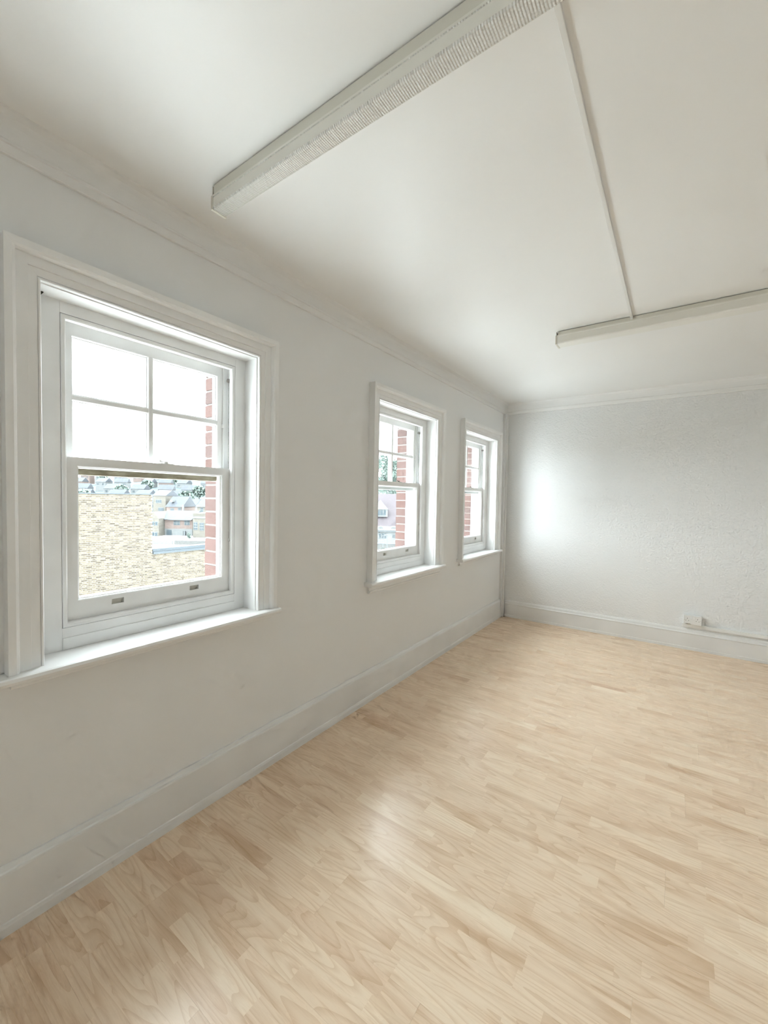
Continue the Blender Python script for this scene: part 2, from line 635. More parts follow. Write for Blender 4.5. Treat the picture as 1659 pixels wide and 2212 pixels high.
def make_window(idx, y0, apron_z, horn_l, horn_r, label):
    w = empty('window_%d' % idx, (0, y0, SILL))
    tag(w, label, kind='structure')
    zc = -SILL

    def put(mb, name, mat, parent=w, **kw):
        if parent is w:
            mb.v = [(p[0], p[1], p[2] + zc) for p in mb.v]
        else:
            mb.v = [(p[0], p[1], p[2] + zc) for p in mb.v]
        return mb.build(name, mat, parent, **kw)
    # architrave
    b = MB()
    b.sweep(CAS, [lambda q: (q[1], -q[0], SILL), lambda q: (q[1], -q[0], HEAD + q[0]),
                  lambda q: (q[1], OPW + q[0], HEAD + q[0]), lambda q: (q[1], OPW + q[0], SILL)])
    put(b, 'architrave', WOODWHITE)
    # inner sill board with a rounded nose
    st = [(-0.096, SILL - 0.028), (0.066, SILL - 0.028), (0.073, SILL - 0.024), (0.077, SILL - 0.014), (0.073, SILL - 0.004), (0.066, SILL - 0.0004), (-0.096, SILL - 0.0004)]
    b = MB()
    ya, yb = -0.102 - horn_l, OPW + 0.102 + horn_r
    nose = [q for q in st if q[0] > 0] + [(0.0006, SILL - 0.0004), (0.0006, SILL - 0.028)]
    b.sweep(nose, [lambda q: (q[0], ya, q[1]), lambda q: (q[0], yb, q[1])])
    b.box(-0.096, 0.0006, 0.0006, OPW - 0.0006, SILL - 0.028, SILL - 0.0004)
    put(b, 'sill_board', WOODWHITE)
    ap = [(0.0006, apron_z), (0.016, apron_z), (0.022, apron_z + 0.006), (0.023, apron_z + 0.014), (0.018, apron_z + 0.019), (0.018, SILL - 0.03), (0.0006, SILL - 0.03)]
    put(MB().sweep(ap, [lambda q: (q[0], -0.09, q[1]), lambda q: (q[0], OPW + 0.09, q[1])]), 'apron', WOODWHITE)
    # reveal lining: soffit and cheeks
    b = MB()
    b.box(-0.096, 0.0, 0.0006, 0.004, SILL, HEAD - 0.0006)
    b.box(-0.096, 0.0, OPW - 0.004, OPW - 0.0006, SILL, HEAD - 0.0006)
    b.box(-0.096, 0.0, 0.0006, OPW - 0.0006, HEAD - 0.004, HEAD - 0.0006)
    put(b, 'reveal_lining', WOODWHITE)
    # box frame
    A, B_, Z0, Z1 = 0.086, 0.838, 0.966, 2.160
    b = MB()
    xf, xb = -0.096, -0.214
    b.box(xf, xb, 0.0006, A, SILL, HEAD - 0.0006)
    b.box(xf, xb, B_, OPW - 0.0006, SILL, HEAD - 0.0006)
    b.box(xf, xb, A, B_, SILL, Z0)
    b.box(xf, xb, A, B_, Z1, HEAD - 0.0006)
    # parting slips
    b.box(-0.1575, -0.1645, A, A + 0.028, Z0, Z1)
    b.box(-0.1575, -0.1645, B_ - 0.028, B_, Z0, Z1)
    # outer linings
    b.box(-0.207, -0.280, A - 0.055, A - 0.03, SILL, HEAD)
    b.box(-0.207, -0.280, JV1, JV1 + 0.03, SILL, HEAD)
    b.box(-0.207, -0.215, 0.0006, A + 0.012, SILL, HEAD)
    b.box(-0.207, -0.215, B_ - 0.012, OPW - 0.0006, SILL, HEAD)
    put(b, 'box_frame', SASHWHITE, bevel=0.0008)
    put(MB().box(xf, -0.091, A + 0.0008, B_ - 0.0008, SILL + 0.0004, 0.9285), 'lower_board', SASHWHITE, bevel=0.001)
    put(MB().box(-0.205, -0.44, A - 0.02, B_ + 0.005, SILL - 0.02, 0.952), 'outer_sill', SASHWHITE, bevel=0.004)
    # staff bead, mitred, a dark joint left round it
    b = MB()
    g = 0.0016
    ring(b, A + g, B_ - g, Z0 + g, Z1 - g, [(0, -0.116), (0, -0.0965), (0.002, -0.094), (0.012, -0.094), (0.016, -0.097), (0.0175, -0.102), (0.0175, -0.116)])
    put(b, 'staff_bead', SASHWHITE)
    # lower sash
    L0, L1, LZ0, LZ1 = 0.104, 0.820, 0.984 - 0.012, 1.627
    f0, f1 = -0.1175, -0.1565
    gl0, gl1, gz0, gz1 = 0.144, 0.780, 1.060, 1.594
    b = MB()
    b.box(f0, f1, L0, gl0, LZ0, LZ1)
    b.box(f0, f1, gl1, L1, LZ0, LZ1)
    b.box(f0, f1, gl0, gl1, gz1, LZ1)
    pulls = [0.288, 0.628]
    pa = gl0
    for c in pulls:
        b.box(f0, f1, pa, c - 0.0235, LZ0, gz0)
        b.box(f0, f1, c - 0.0235, c + 0.0235, LZ0, 1.021)
        b.box(f0, f1, c - 0.0235, c + 0.0235, 1.043, gz0)
        b.box(f0 - 0.014, f1, c - 0.0235, c + 0.0235, 1.021, 1.043)
        pa = c + 0.0235
    b.box(f0, f1, pa, gl1, LZ0, gz0)
    ring(b, gl0, gl1, gz0, gz1, [(0, f0 - 0.002), (0.003, f0 - 0.003), (0.004, f0 - 0.009), (0.008, f0 - 0.011), (0.010, f0 - 0.018), (0.010, f1 + 0.002), (0, f1 + 0.002)])
    ls = put(b, 'lower_sash', SASHWHITE)
    put(MB().box(-0.139, -0.143, gl0 + 0.006, gl1 - 0.006, gz0 + 0.006, gz1 - 0.006), 'pane', GLASS, ls)
    for c in pulls:
        b = MB()
        b.box(f0 - 0.0135, f0 - 0.012, c - 0.0232, c + 0.0232, 1.0213, 1.0427)
        put(b, 'finger_pull', PULL, ls)
    # upper sash
    u0, u1 = -0.1665, -0.2055
    UZ0, UZ1 = 1.560, 2.157
    ul, ur, ub, ut = 0.144, 0.780, 1.606, 2.108
    mc, hc_, mw = 0.446, 1.866, 0.0095
    b = MB()
    b.box(u0, u1, L0, ul, UZ0, UZ1)
    b.box(u0, u1, ur, L1, UZ0, UZ1)
    b.box(u0, u1, ul, ur, ut, UZ1)
    us = put(b, 'upper_sash', SASHWHITE)
    put(MB().box(u0 + 0.006, u1, ul + 0.0003, ur - 0.0003, UZ0, ub), 'meeting_rail', STAIN if idx == 1 else SASHWHITE, us, bevel=0.001)
    bar = MB()
    bar.box(u0, u1 + 0.006, mc - mw, mc + mw, ub, ut)
    put(bar, 'glazing_bar', SASHWHITE, us, bevel=0.002)
    bar = MB()
    bar.box(u0, u1 + 0.006, ul, mc - mw, hc_ - mw, hc_ + mw)
    bar.box(u0, u1 + 0.006, mc + mw, ur, hc_ - mw, hc_ + mw)
    put(bar, 'glazing_bar', SASHWHITE, us, bevel=0.002)
    for (pa, pb) in ((ul, mc - mw), (mc + mw, ur)):
        for (qa, qb) in ((ub, hc_ - mw), (hc_ + mw, ut)):
            b = MB()
            ring(b, pa, pb, qa, qb, [(0, u0 - 0.003), (0.002, u0 - 0.004), (0.003, u0 - 0.010), (0.006, u0 - 0.011), (0.0075, u0 - 0.018), (0.0075, u1 + 0.006), (0, u1 + 0.006)])
            put(b, 'glazing_moulding', SASHWHITE, us)
            put(MB().box(-0.189, -0.192, pa + 0.004, pb - 0.004, qa + 0.004, qb - 0.004), 'pane', GLASS, us)
    # cords, pulleys, stops, fastener
    for yy in (A + 0.010, B_ - 0.010):
        b = MB().cyl((-0.138, yy, 1.60), (-0.138, yy, 2.085), 0.003, n=8)
        put(b, 'sash_cord', CORD)
        b = MB().cyl((-0.138, yy - 0.006, 2.09), (-0.138, yy + 0.006, 2.09), 0.011, n=14)
        put(b, 'pulley', BRASS)
    put(MB().box(u0 + 0.012, u0, L1 - 0.016, L1 - 0.004, 1.842, 1.862), 'sash_stop', PVC, us, bevel=0.002)
    put(MB().box(f0 + 0.010, f0, L1 - 0.008, L1 + 0.002, 1.246, 1.262), 'sash_stop', PVC, ls, bevel=0.002)
    b = MB()
    c = 0.50
    b.box(-0.150, -0.122, c - 0.030, c + 0.030, LZ1, LZ1 + 0.003)
    b.cyl((-0.136, c, LZ1), (-0.136, c, LZ1 + 0.012), 0.009, n=12)
    b.box(-0.141, -0.131, c - 0.028, c + 0.006, LZ1 + 0.008, LZ1 + 0.012)
    b.cyl((-0.136, c - 0.027, LZ1 + 0.008), (-0.136, c - 0.027, LZ1 + 0.018), 0.005, n=10)
    put(b, 'sash_fastener', BRASS if idx > 1 else PVCGREY, ls)
    return w


w1 = make_window(1, WIN_Y[0], 0.826, 0.03, 0.012, 'nearest white sash window, yellow brick wall seen through its lower pane')
make_window(2, WIN_Y[1], 0.795, 0.032, 0.012, 'middle white sash window between the near window and the corner one')
make_window(3, WIN_Y[2], 0.815, 0.034, 0.02, 'white sash window closest to the far corner of the room')
make_window(4, WIN_Y[3], 0.815, 0.03, 0.02, 'added unseen white sash window behind the photographer, letting in more daylight')  # unseen window, added to bring more daylight into the room
# crack in the paint at the top corner of the near window's reveal
MB().box(-0.094, -0.066, 0.0045, 0.030, HEAD - SILL - 0.0065, HEAD - SILL - 0.0035).build('paint_crack', DARK, w1)

# plain casements in the unseen walls
n_w = 5


def plain_window(axis_y, a, c):
    global n_w
    w = empty('window_%d' % n_w)
    tag(w, 'plain casement window %s outside the view' % ('in the right-hand wall' if axis_y else 'in the rear wall'), kind='structure')
    n_w += 1
    fr, pn = MB(), MB()

    def bx(mb, p0, p1, z0, z1, t0, t1):
        if axis_y:
            mb.box(XR + t0, XR + t1, p0, p1, z0, z1)
        else:
            mb.box(p0, p1, YR - t1, YR - t0, z0, z1)
    t = 0.05
    bx(fr, a, a + t, SZ0, SZ1, 0.06, 0.14)
    bx(fr, c - t, c, SZ0, SZ1, 0.06, 0.14)
    bx(fr, a + t, c - t, SZ0, SZ0 + t, 0.06, 0.14)
    bx(fr, a + t, c - t, SZ1 - t, SZ1, 0.06, 0.14)
    mid = (a + c) / 2
    bx(fr, mid - 0.03, mid + 0.03, SZ0 + t, SZ1 - t, 0.06, 0.14)
    fr.build('frame', SASHWHITE, w)
    for p0, p1 in ((a + t, mid - 0.03), (mid + 0.03, c - t)):
        pn = MB()
        bx(pn, p0, p1, SZ0 + t, SZ1 - t, 0.09, 0.094)
        pn.build('pane', GLASS, w)


for a, c in REAR_WIN:
    plain_window(False, a, c)
for a, c in RIGHT_WIN:
    plain_window(True, a, c)


# ------------------------------------------------------------------ ceiling lights
def prismatic(name, col, rough, pitch):
    mt, n, p, out = new_mat(name)
    p.inputs['Base Color'].default_value = col + (1,)
    p.inputs['Roughness'].default_value = rough
    p.inputs['Specular IOR Level'].default_value = 0.5
    p.inputs['Transmission Weight'].default_value = 0.12
    t = n.nodes.new('ShaderNodeTexCoord')

    def wave(d, ph):
        w = n.nodes.new('ShaderNodeTexWave')
        w.bands_direction = d
        w.inputs['Scale'].default_value = 2 * math.pi / pitch / 20.0
        n.links.new(t.outputs['Object'], w.inputs['Vector'])
        return w.outputs['Fac']
    a = n.nodes.new('ShaderNodeMath')
    a.operation = 'MULTIPLY_ADD'
    a.inputs[1].default_value = 0.3
    n.links.new(wave('Y', 0), a.inputs[0])
    n.links.new(wave('X', 0), a.inputs[2])
    bp = nd(n, 'ShaderNodeBump', Strength=0.9, Distance=0.0022)
    n.links.new(a.outputs[0], bp.inputs['Height'])
    n.links.new(bp.outputs['Normal'], p.inputs['Normal'])
    return mt


PRISM = prismatic('prismatic_diffuser', (0.86, 0.85, 0.81), 0.25, 0.0075)  # real ribs; tone paler than the sides paints a lit underside
DIFF = paint('smooth_diffuser', (0.8, 0.78, 0.72), 0.3, 0.5, 0.02)

DIFF2 = paint('smooth_diffuser_lit_base', (0.84, 0.83, 0.79), 0.3, 0.5, 0.02)  # paler copy for the downward face, light painted into the colour


def batten(x0, x1, y0, y1, zsplit, zbot, label, prism, cover_x):
    t = empty('fluorescent_batten_light', ((x0 + x1) / 2, (y0 + y1) / 2, HC))
    tag(t, label, 'light', 'fluorescent batten lights on the ceiling')
    ox, oy = (x0 + x1) / 2, (y0 + y1) / 2

    def put(mb, name, mat, **kw):
        mb.v = [(p[0] - ox, p[1] - oy, p[2] - HC) for p in mb.v]
        return mb.build(name, mat, t, **kw)
    # spine, held just off the ceiling on packers
    put(MB().box(x0 + 0.004, x1 - 0.004, y0, y1, zsplit, HC - 0.004), 'body', FITTING, bevel=0.0012)
    for xx in (x0 + 0.25, (x0 + x1) / 2, x1 - 0.25):
        put(MB().box(xx - 0.03, xx + 0.03, y0 + 0.012, y1 - 0.012, HC - 0.004, HC), 'packer', FITTING)
    # diffuser: channel with small returns
    lip = 0.0025
    prof = [(y0 - lip, zsplit + 0.001), (y0 - lip, zsplit - 0.006), (y0, zsplit - 0.008), (y0 - 0.001, zbot + 0.008), (y0 + 0.002, zbot + 0.002), (y0 + 0.008, zbot),
            (y1 - 0.008, zbot), (y1 - 0.002, zbot + 0.002), (y1 + 0.001, zbot + 0.008), (y1, zsplit - 0.008), (y1 + lip, zsplit - 0.006), (y1 + lip, zsplit + 0.001),
            (y1 - 0.002, zsplit - 0.0005), (y0 + 0.002, zsplit - 0.0005)]
    b = MB().sweep(prof, [lambda q: (x0, q[0], q[1]), lambda q: (x1, q[0], q[1])])
    df = put(b, 'diffuser', [DIFF, prism])
    for pl in df.data.polygons:
        if pl.normal.z < -0.3:
            pl.material_index = 1
    for xa, xb in ((x0 - 0.012, x0 - 0.0004), (x1 + 0.0004, x1 + 0.012)):
        b = MB()
        b.box(xa, xb, y0 - 0.003, y1 + 0.003, zbot - 0.002, zsplit + 0.001)
        put(b, 'end_cap', FITTING, bevel=0.002)
        b = MB()
        mid = (xa + xb) / 2
        b.box(min(mid, xa + 0.004), max(mid, xb - 0.004), y0 + 0.001, y1 - 0.001, zsplit + 0.0015, HC - 0.004)
        put(b, 'end_plate', FITTING, bevel=0.001)
    return t


batten(0.288, 2.088, 0.9495, 1.007, 2.658, 2.606, 'long fluorescent batten with ribbed diffuser, nearest above the near window', PRISM, 1.528)
batten(1.072, 2.872, 3.139, 3.238, 2.671, 2.612, 'smooth fluorescent batten light nearer the end wall', DIFF2, 1.528)

cb_ = empty('cable_conduit', (1.5285, 2.07, HC))
tag(cb_, 'thin white cable conduit on the ceiling joining the two batten lights', 'conduit')
MB().box(-0.0078, 0.0078, -1.0575, 1.0625, -0.014, -0.0003).build('cover', PVC, cb_, bevel=0.0015)
MB().box(-0.0078, 0.0078, 1.0625, 1.0675, -0.022, -0.0045).build('end', PVC, cb_, bevel=0.0015)

# ------------------------------------------------------------------ socket and trunking on the end wall
tr = empty('cable_trunking', (1.90, D, 0.232))
tag(tr, 'white cable trunking running right above the end wall skirting', 'trunking')
MB().box(0.0, XR - 1.90 - 0.0005, -0.026, -0.0004, 0.0, 0.034).build('cover', PVC, tr, bevel=0.002)
MB().box(-0.003, -0.0003, -0.027, -0.0004, -0.001, 0.035).build('end_cap', PVC, tr, bevel=0.001)
so = empty('power_socket', (1.978, D, 0.314))
tag(so, 'white double power socket low on the end wall', 'socket')
hw, hh = 0.073, 0.045
outl = [(-hw, -hh + 0.0)]
for i in range(13):
    a = i / 12.0
    outl.append((-hw + 0.006 + 0.072 * a, -hh + 0.009 * math.sin(math.pi * a)))
outl += [(hw, -hh), (hw, hh), (-hw, hh)]


def shell(outline, ya, yb, wall):
    """hollow box open at the back, outline in (x, z)"""
    b = MB()
    k = len(outline)
    inn = [(x * (1 - wall / hw), z * (1 - wall / hh)) for x, z in outline]
    vv = [(x, ya, z) for x, z in outline] + [(x, yb, z) for x, z in outline] + [(x, yb, z) for x, z in inn] + [(x, ya, z) for x, z in inn]
    fs = []
    for r in range(3):
        for i in range(k):
            j = (i + 1) % k
            fs.append((r * k + i, r * k + j, (r + 1) * k + j, (r + 1) * k + i))
    b.quads(vv, fs)
    return b


shell(outl, -0.046, -0.0005, 0.003).build('back_box', PVC, so)
b = MB()
k = len(outl)
b.quads([(x, -0.054, z) for x, z in outl] + [(x, -0.0462, z) for x, z in outl],
        [tuple(range(k)), tuple(range(2 * k - 1, k - 1, -1))] + [(i, (i + 1) % k, k + (i + 1) % k, k + i) for i in range(k)])
fp = b.build('faceplate', PVC, so, bevel=0.0015)
for sx in (-0.011, 0.011):
    q = [(-0.0085, 0), (0.0085, 0), (0.0085, -0.004), (-0.0085, -0.004)]
    b = MB()
    b.quads([(sx - 0.0085, -0.0545, 0.008), (sx + 0.0085, -0.0545, 0.008), (sx + 0.0085, -0.0545, 0.032), (sx - 0.0085, -0.0545, 0.032),
             (sx - 0.0085, -0.0600, 0.010), (sx + 0.0085, -0.0600, 0.010), (sx + 0.0085, -0.0565, 0.031), (sx - 0.0085, -0.0565, 0.031)],
            [(0, 3, 2, 1), (4, 5, 6, 7), (0, 1, 5, 4), (1, 2, 6, 5), (2, 3, 7, 6), (3, 0, 4, 7)])
    b.build('rocker_switch', PVC, fp, bevel=0.001)
for cx in (-0.042, 0.042):
    for dx, dz, w_, h_ in ((0.0, 0.014, 0.004, 0.008), (-0.011, -0.006, 0.006, 0.004), (0.011, -0.006, 0.006, 0.004)):
        MB().box(cx + dx - w_ / 2, cx + dx + w_ / 2, -0.0543, -0.0530, dz - h_ / 2, dz + h_ / 2).build('pin_hole', DARK, fp)
for cx in (-0.030 - 0.034, 0.064):
    MB().cyl((cx, -0.0548, 0.0), (cx, -0.0535, 0.0), 0.003, n=10).build('screw', PULL, fp)

# ------------------------------------------------------------------ outside
GZ = -8.2
GROUND = paint('yard_ground', (0.55, 0.55, 0.54), 0.9, 0.1, 0.1, 0.05)
o = MB().box(-900, -0.4, -300, 900, GZ - 0.5, GZ).build('ground', GROUND)
tag(o, 'pale street level ground outside the windows', kind='structure')

# yellow stock brick building across the yard
XB = -17.4
COPING = paint('lead_coping', (0.0238, 0.0292, 0.0333), 0.6, 0.2, 0.06, 2)
yb_ = empty('brick_building', (XB, 9.11, GZ))
tag(yb_, 'yellow stock brick building with a low parapet across the yard', 'building')


def ybox(name, mat, x0, x1, y0, y1, z0, z1, **kw):
    b = MB().box(x0 - XB, x1 - XB, y0 - 9.11, y1 - 9.11, z0 - GZ, z1 - GZ)
    return b.build(name, mat, yb_, **kw)


TOPZ, LOWZ = 1.463, -1.213
ybox('wall', MORTAR, XB - 6, XB - 0.006, -9, 9.105, GZ, TOPZ)
ybox('wall', MORTAR, XB - 0.33, XB - 0.006, 9.105, 24, GZ, LOWZ)
ybox('coping', COPING, XB - 0.42, XB + 0.09, 9.115, 24, LOWZ, LOWZ + 0.10)
ybox('coping', COPING, XB - 0.36, XB + 0.03, 9.115, 24, LOWZ + 0.10, LOWZ + 0.235)
ybox('coping', COPING, XB - 6.05, XB + 0.03, -9, 9.12, TOPZ, TOPZ + 0.04)
bvar = {}
for kind, ln in (('s', 0.207), ('h', 0.0945)):
    bvar[kind] = [MB().box(-0.05, 0, -ln / 2, ln / 2, -0.029, 0.029, tone=t / 6.0).mesh('stock_brick_%s%d' % (kind, t), STOCKBRICK, attrs=True) for t in range(7)]
stuff = MB()
stuff_low = 0
n_obj = 0
zc = TOPZ - 0.0375
course = 0
while zc > -5.0:
    yy = 2.0
    i = 0
    if course % 2:
        yy += 0.056
    while yy < 17.0:
        kind = 's' if (i + course) % 2 == 0 else 'h'
        ln = 0.207 if kind == 's' else 0.0945
        cyy = yy + ln / 2
        yy += ln + 0.0175
        i += 1
        top_ok = zc < LOWZ - 0.03 if cyy > 9.02 else True
        if not top_ok:
            continue
        tn = random.choice([0, 1, 2, 2, 3, 3, 4, 4, 5, 5, 6])
        if n_obj < 300 and 6.35 < cyy < 8.6 and -2.45 < zc < -0.7:
            inst(bvar[kind][tn], 'brick', yb_, (random.uniform(-0.003, 0.003), cyy - 9.11, zc - GZ))
            n_obj += 1
        else:
            e = random.uniform(-0.003, 0.003)
            stuff.box(e - 0.05, e, cyy - ln / 2 - 9.11, cyy + ln / 2 - 9.11, zc - 0.029 - GZ, zc + 0.029 - GZ, tone=tn / 6.0)
    zc -= 0.075
    course += 1
o = stuff.build('brickwork', STOCKBRICK, yb_, attrs=True, fix=False)
o['kind'] = 'stuff'


# buildings farther off: laid out in a local frame (right, away, up) at their real distance
def at(px, py, d):
    return CAM + d * (CF + CR * ((px - W / 2) / F) - CU * ((py - H / 2) / F))


class Site:
    """local frame of one building: px / py offsets from its base point turned into metres at its distance"""

    def __init__(s, name, label, cat, px0, py0, d, group=None):
        s.px0, s.py0, s.d = px0, py0, d
        p = at(px0, py0, d)
        s.base = p
        s.e = empty(name, p, YAW)
        tag(s.e, label, cat, group)

    def u(s, px):
        return (px - s.px0) * s.d / F

    def z(s, py):
        return -(py - s.py0) * s.d / F

    def box(s, name, mat, px0, px1, py0, py1, t0, t1, parent=None):
        return MB().box(s.u(px0), s.u(px1), t0, t1, s.z(py1), s.z(py0)).build(name, mat, parent or s.e)

    def roof(s, name, mat, px0, px1, py_eave, py_ridge, t0, t1, slab=0.15, over=0.25):
        """ridge parallel to the picture"""
        a, c = s.u(px0), s.u(px1)
        ze, zr = s.z(py_eave), s.z(py_ridge)
        tm = (t0 + t1) / 2
        v = [(a, t0 - over, ze), (c, t0 - over, ze), (c, tm, zr), (a, tm, zr), (c, t1 + over, ze), (a, t1 + over, ze)]
        b = MB()
        b.quads(v, [(0, 1, 2, 3), (3, 2, 4, 5), (0, 3, 5), (1, 4, 2), (0, 5, 4, 1)])
        return b.build(name, mat, s.e)

    def gable(s, name, mat, px0, px1, py_eave, py_ridge, t0, t1, over=0.2):
        """ridge running away from the picture"""
        a, c = s.u(px0), s.u(px1)
        ze, zr = s.z(py_eave), s.z(py_ridge)
        mid = (a + c) / 2
        v = [(a, t0, ze), (c, t0, ze), (mid, t0, zr), (a, t1, ze), (c, t1, ze), (mid, t1, zr)]
        b = MB()
        b.quads(v, [(0, 1, 2), (3, 5, 4), (0, 2, 5, 3), (1, 4, 5, 2), (0, 3, 4, 1)])
        return b.build(name, mat, s.e)

    def window(s, px0, px1, py0, py1, t=0.0, cols=2, rows=1, frame=None, glassm=None):
        fr = s.box('window', frame or EXTWHITE, px0, px1, py0, py1, t - 0.06, t + 0.02)
        wpx, hpx = (px1 - px0), (py1 - py0)
        for i in range(cols):
            for j in range(rows):
                a = px0 + wpx * (i + 0.14) / cols
                c = px0 + wpx * (i + 0.86) / cols
                e_ = py0 + hpx * (j + 0.13) / rows
                f_ = py0 + hpx * (j + 0.87) / rows
                s.box('pane', glassm or EXTGLASS, a, c, e_, f_, t - 0.075, t - 0.0605, parent=fr)
        return fr


EXTWHITE = paint('white_render', (0.0624, 0.0651, 0.0651), 0.8, 0.1)
EXTGLASS = paint('far_window_glass', (0.0217, 0.0285, 0.0326), 0.6, 0.1)
BUFF = paint('buff_brick', (0.0543, 0.0502, 0.0434), 0.9, 0.1, 0.12, 2.0)
PINKBRICK = paint('pale_red_brick', (0.0665, 0.0516, 0.0461), 0.9, 0.1, 0.1, 2.0)
SLATE = paint('grey_slate', (0.0205, 0.0232, 0.0275), 0.7, 0.2, 0.1, 1.5)
TILE = paint('pinkish_tile', (0.0373, 0.0319, 0.0346), 0.8, 0.15, 0.06, 1.0)
LEAF = paint('leaf_green', (0.08, 0.102, 0.09), 0.8, 0.1, 0.3, 0.8)
BARK = paint('bark', (0.035, 0.0292, 0.0233), 0.9, 0.1)
STEEL = paint('lamp_post_steel', (0.0244, 0.0285, 0.0312), 0.5, 0.4)
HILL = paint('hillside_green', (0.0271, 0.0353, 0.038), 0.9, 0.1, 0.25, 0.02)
KERB = paint('pale_paving', (0.0448, 0.0448, 0.0434), 0.9, 0.1)

s = Site('house', 'pale brick house with gabled wing and white garage behind the parapet', 'house', 375, 1168, 98)
s.box('wall', PINKBRICK, 356, 415.5, 1121.5, 1142, 0, 8)
s.box('ground_floor', EXTWHITE, 356, 415.5, 1142, 1171, -0.05, 8)
s.roof('roof', SLATE, 343, 416, 1122, 1104, -0.3, 8)
s.box('gutter', STEEL, 366, 416, 1121.5, 1123, -0.75, -0.55)
s.box('wing_wall', BUFF, 330, 355.5, 1120, 1171, -2.5, 6)
s.gable('wing_gable', BUFF, 330, 356, 1120, 1105, -2.5, 6)
for a in (333, 340, 347.5):
    s.window(a, a + 6, 1125.5, 1134.5, -2.5, 1, 1)
s.window(334, 339, 1146, 1160, -2.5, 1, 1)
s.window(341, 353, 1147, 1161, -2.5, 2, 1)
s.window(375, 389, 1124.5, 1134.5, 0, 2, 2)
s.window(398, 410, 1124, 1134, 0, 2, 2)
s.box('garage_door', EXTWHITE, 373, 396, 1146, 1166, -0.14, -0.06)
s.box('door', EXTGLASS, 360.5, 371, 1145, 1166.5, -0.12, -0.06)
s.box('porch', STEEL, 399, 402, 1147, 1166, -0.5, -0.06)
s = Site('flat_roofed_house', 'buff flat-roofed house with two tall white windows beside the red bricks', 'house', 430, 1168, 94)
s.box('wall', BUFF, 416.5, 452, 1110, 1175, 0, 8)
s.box('string_course', EXTWHITE, 416.3, 452.2, 1115.5, 1119.5, -0.15, 0)
s.box('parapet', BUFF, 416.2, 452.3, 1108.5, 1111, -0.1, 8.1)
s.window(418, 427, 1128, 1145, 0, 2, 3)
s.window(431.5, 440.5, 1129, 1146, 0, 2, 3)
s.window(445, 450, 1129, 1146, 0, 1, 3)
s = Site('brick_house', 'buff house with two small white windows at the wall edge', 'house', 345, 1120, 135)
s.box('wall', BUFF, 331, 358, 1070, 1146, 0, 8)
s.roof('roof', SLATE, 329, 359, 1071, 1058, 0, 8)
s.window(336.5, 349, 1079, 1087, 0, 3, 1)
s.window(342, 354, 1096, 1105, 0, 3, 1)
s = Site('slate_roofed_house', 'house under a broad grey slate roof with white gable edge', 'house', 378, 1125, 132)
s.box('wall', PINKBRICK, 359, 394, 1094.5, 1147, 0, 9)
s.roof('roof', SLATE, 358, 396, 1095, 1072.5, -0.2, 9)
s.box('gable_edge', EXTWHITE, 395, 398, 1090, 1104, -0.6, 0)
s.box('skylight', EXTWHITE, 366, 371, 1080, 1085, 0.4, 2.6)
s.window(368, 376, 1097.5, 1105, 0, 2, 1)
s.window(384, 391.5, 1096.5, 1102, 0, 1, 1)
s = Site('white_house', 'low white rendered house behind the brick houses', 'house', 410, 1125, 152)
s.box('wall', EXTWHITE, 398.5, 421, 1094, 1139, 0, 9)
s.roof('roof', SLATE, 398, 422, 1094.5, 1078, 0, 9)
s.window(399.5, 403.5, 1097, 1102, 0, 1, 1)
s.window(413, 418.5, 1097, 1104, 0, 2, 2)
s = Site('grey_house', 'grey house end partly hidden by the red brick reveal', 'house', 435, 1125, 130)
s.box('wall', BUFF, 426, 452, 1094, 1148, 0, 9)
s.roof('roof', SLATE, 423, 453, 1095, 1077, -0.2, 9)
s.window(432.5, 439.5, 1096.5, 1106, 0, 1, 2)
s = Site('boundary_wall', 'low white boundary wall in front of the pale brick house', 'wall', 375, 1178, 80)
s.box('wall', EXTWHITE, 325, 372, 1168, 1190, 0, 0.3)
s.box('wall', KERB, 376, 460, 1167.5, 1190, 0.1, 0.35)
for k_ in range(14):
    s.box('railing_bar', STEEL, 376 + k_ * 1.4, 376.5 + k_ * 1.4, 1164.5, 1167.5, 0.1, 0.15)


# trees: trunk and a crown of separate leaf-like flakes
def tree(label, px, py_base, py_top, width_px, d, n_flake, group, name='tree', seed=1):
    rnd = random.Random(seed)
    p = at(px, py_base, d)
    hgt = (py_base - py_top) * d / F
    rad = width_px * d / F / 2
    e = empty(name, p, YAW)
    tag(e, label, 'tree', group)
    b = MB().cyl((0, 0, -2), (0, 0, hgt * 0.55), 0.35, 0.15, n=10)
    b.cyl((0, 0, hgt * 0.3), (rad * 0.5, 0.3, hgt * 0.7), 0.14, 0.05, n=8)
    b.cyl((0, 0, hgt * 0.3), (-rad * 0.5, -0.3, hgt * 0.68), 0.14, 0.05, n=8)
    b.build('trunk', BARK, e)
    c = MB()
    clumps = [(Vector((rnd.uniform(-0.6, 0.6) * rad, rnd.uniform(-0.6, 0.6) * rad, hgt * rnd.uniform(0.35, 0.85))), rad * rnd.uniform(0.3, 0.5)) for _ in range(16)]
    for i in range(n_flake):
        cc, rr = rnd.choice(clumps)
        dv = Vector((rnd.gauss(0, 1), rnd.gauss(0, 1), rnd.gauss(0, 0.8))).normalized() * rr * rnd.uniform(0.6, 1.05)
        q = cc + dv
        a = Vector((rnd.gauss(0, 1), rnd.gauss(0, 1), rnd.gauss(0, 1))).normalized()
        b2 = a.cross(Vector((0.3, 0.5, 0.8))).normalized()
        sz = rnd.uniform(0.18, 0.42) * d / 100
        c.face([q - a * sz, q + b2 * sz * 0.6, q + a * sz, q - b2 * sz * 0.6])
    o = c.build('crown', LEAF, e, fix=False)
    return e


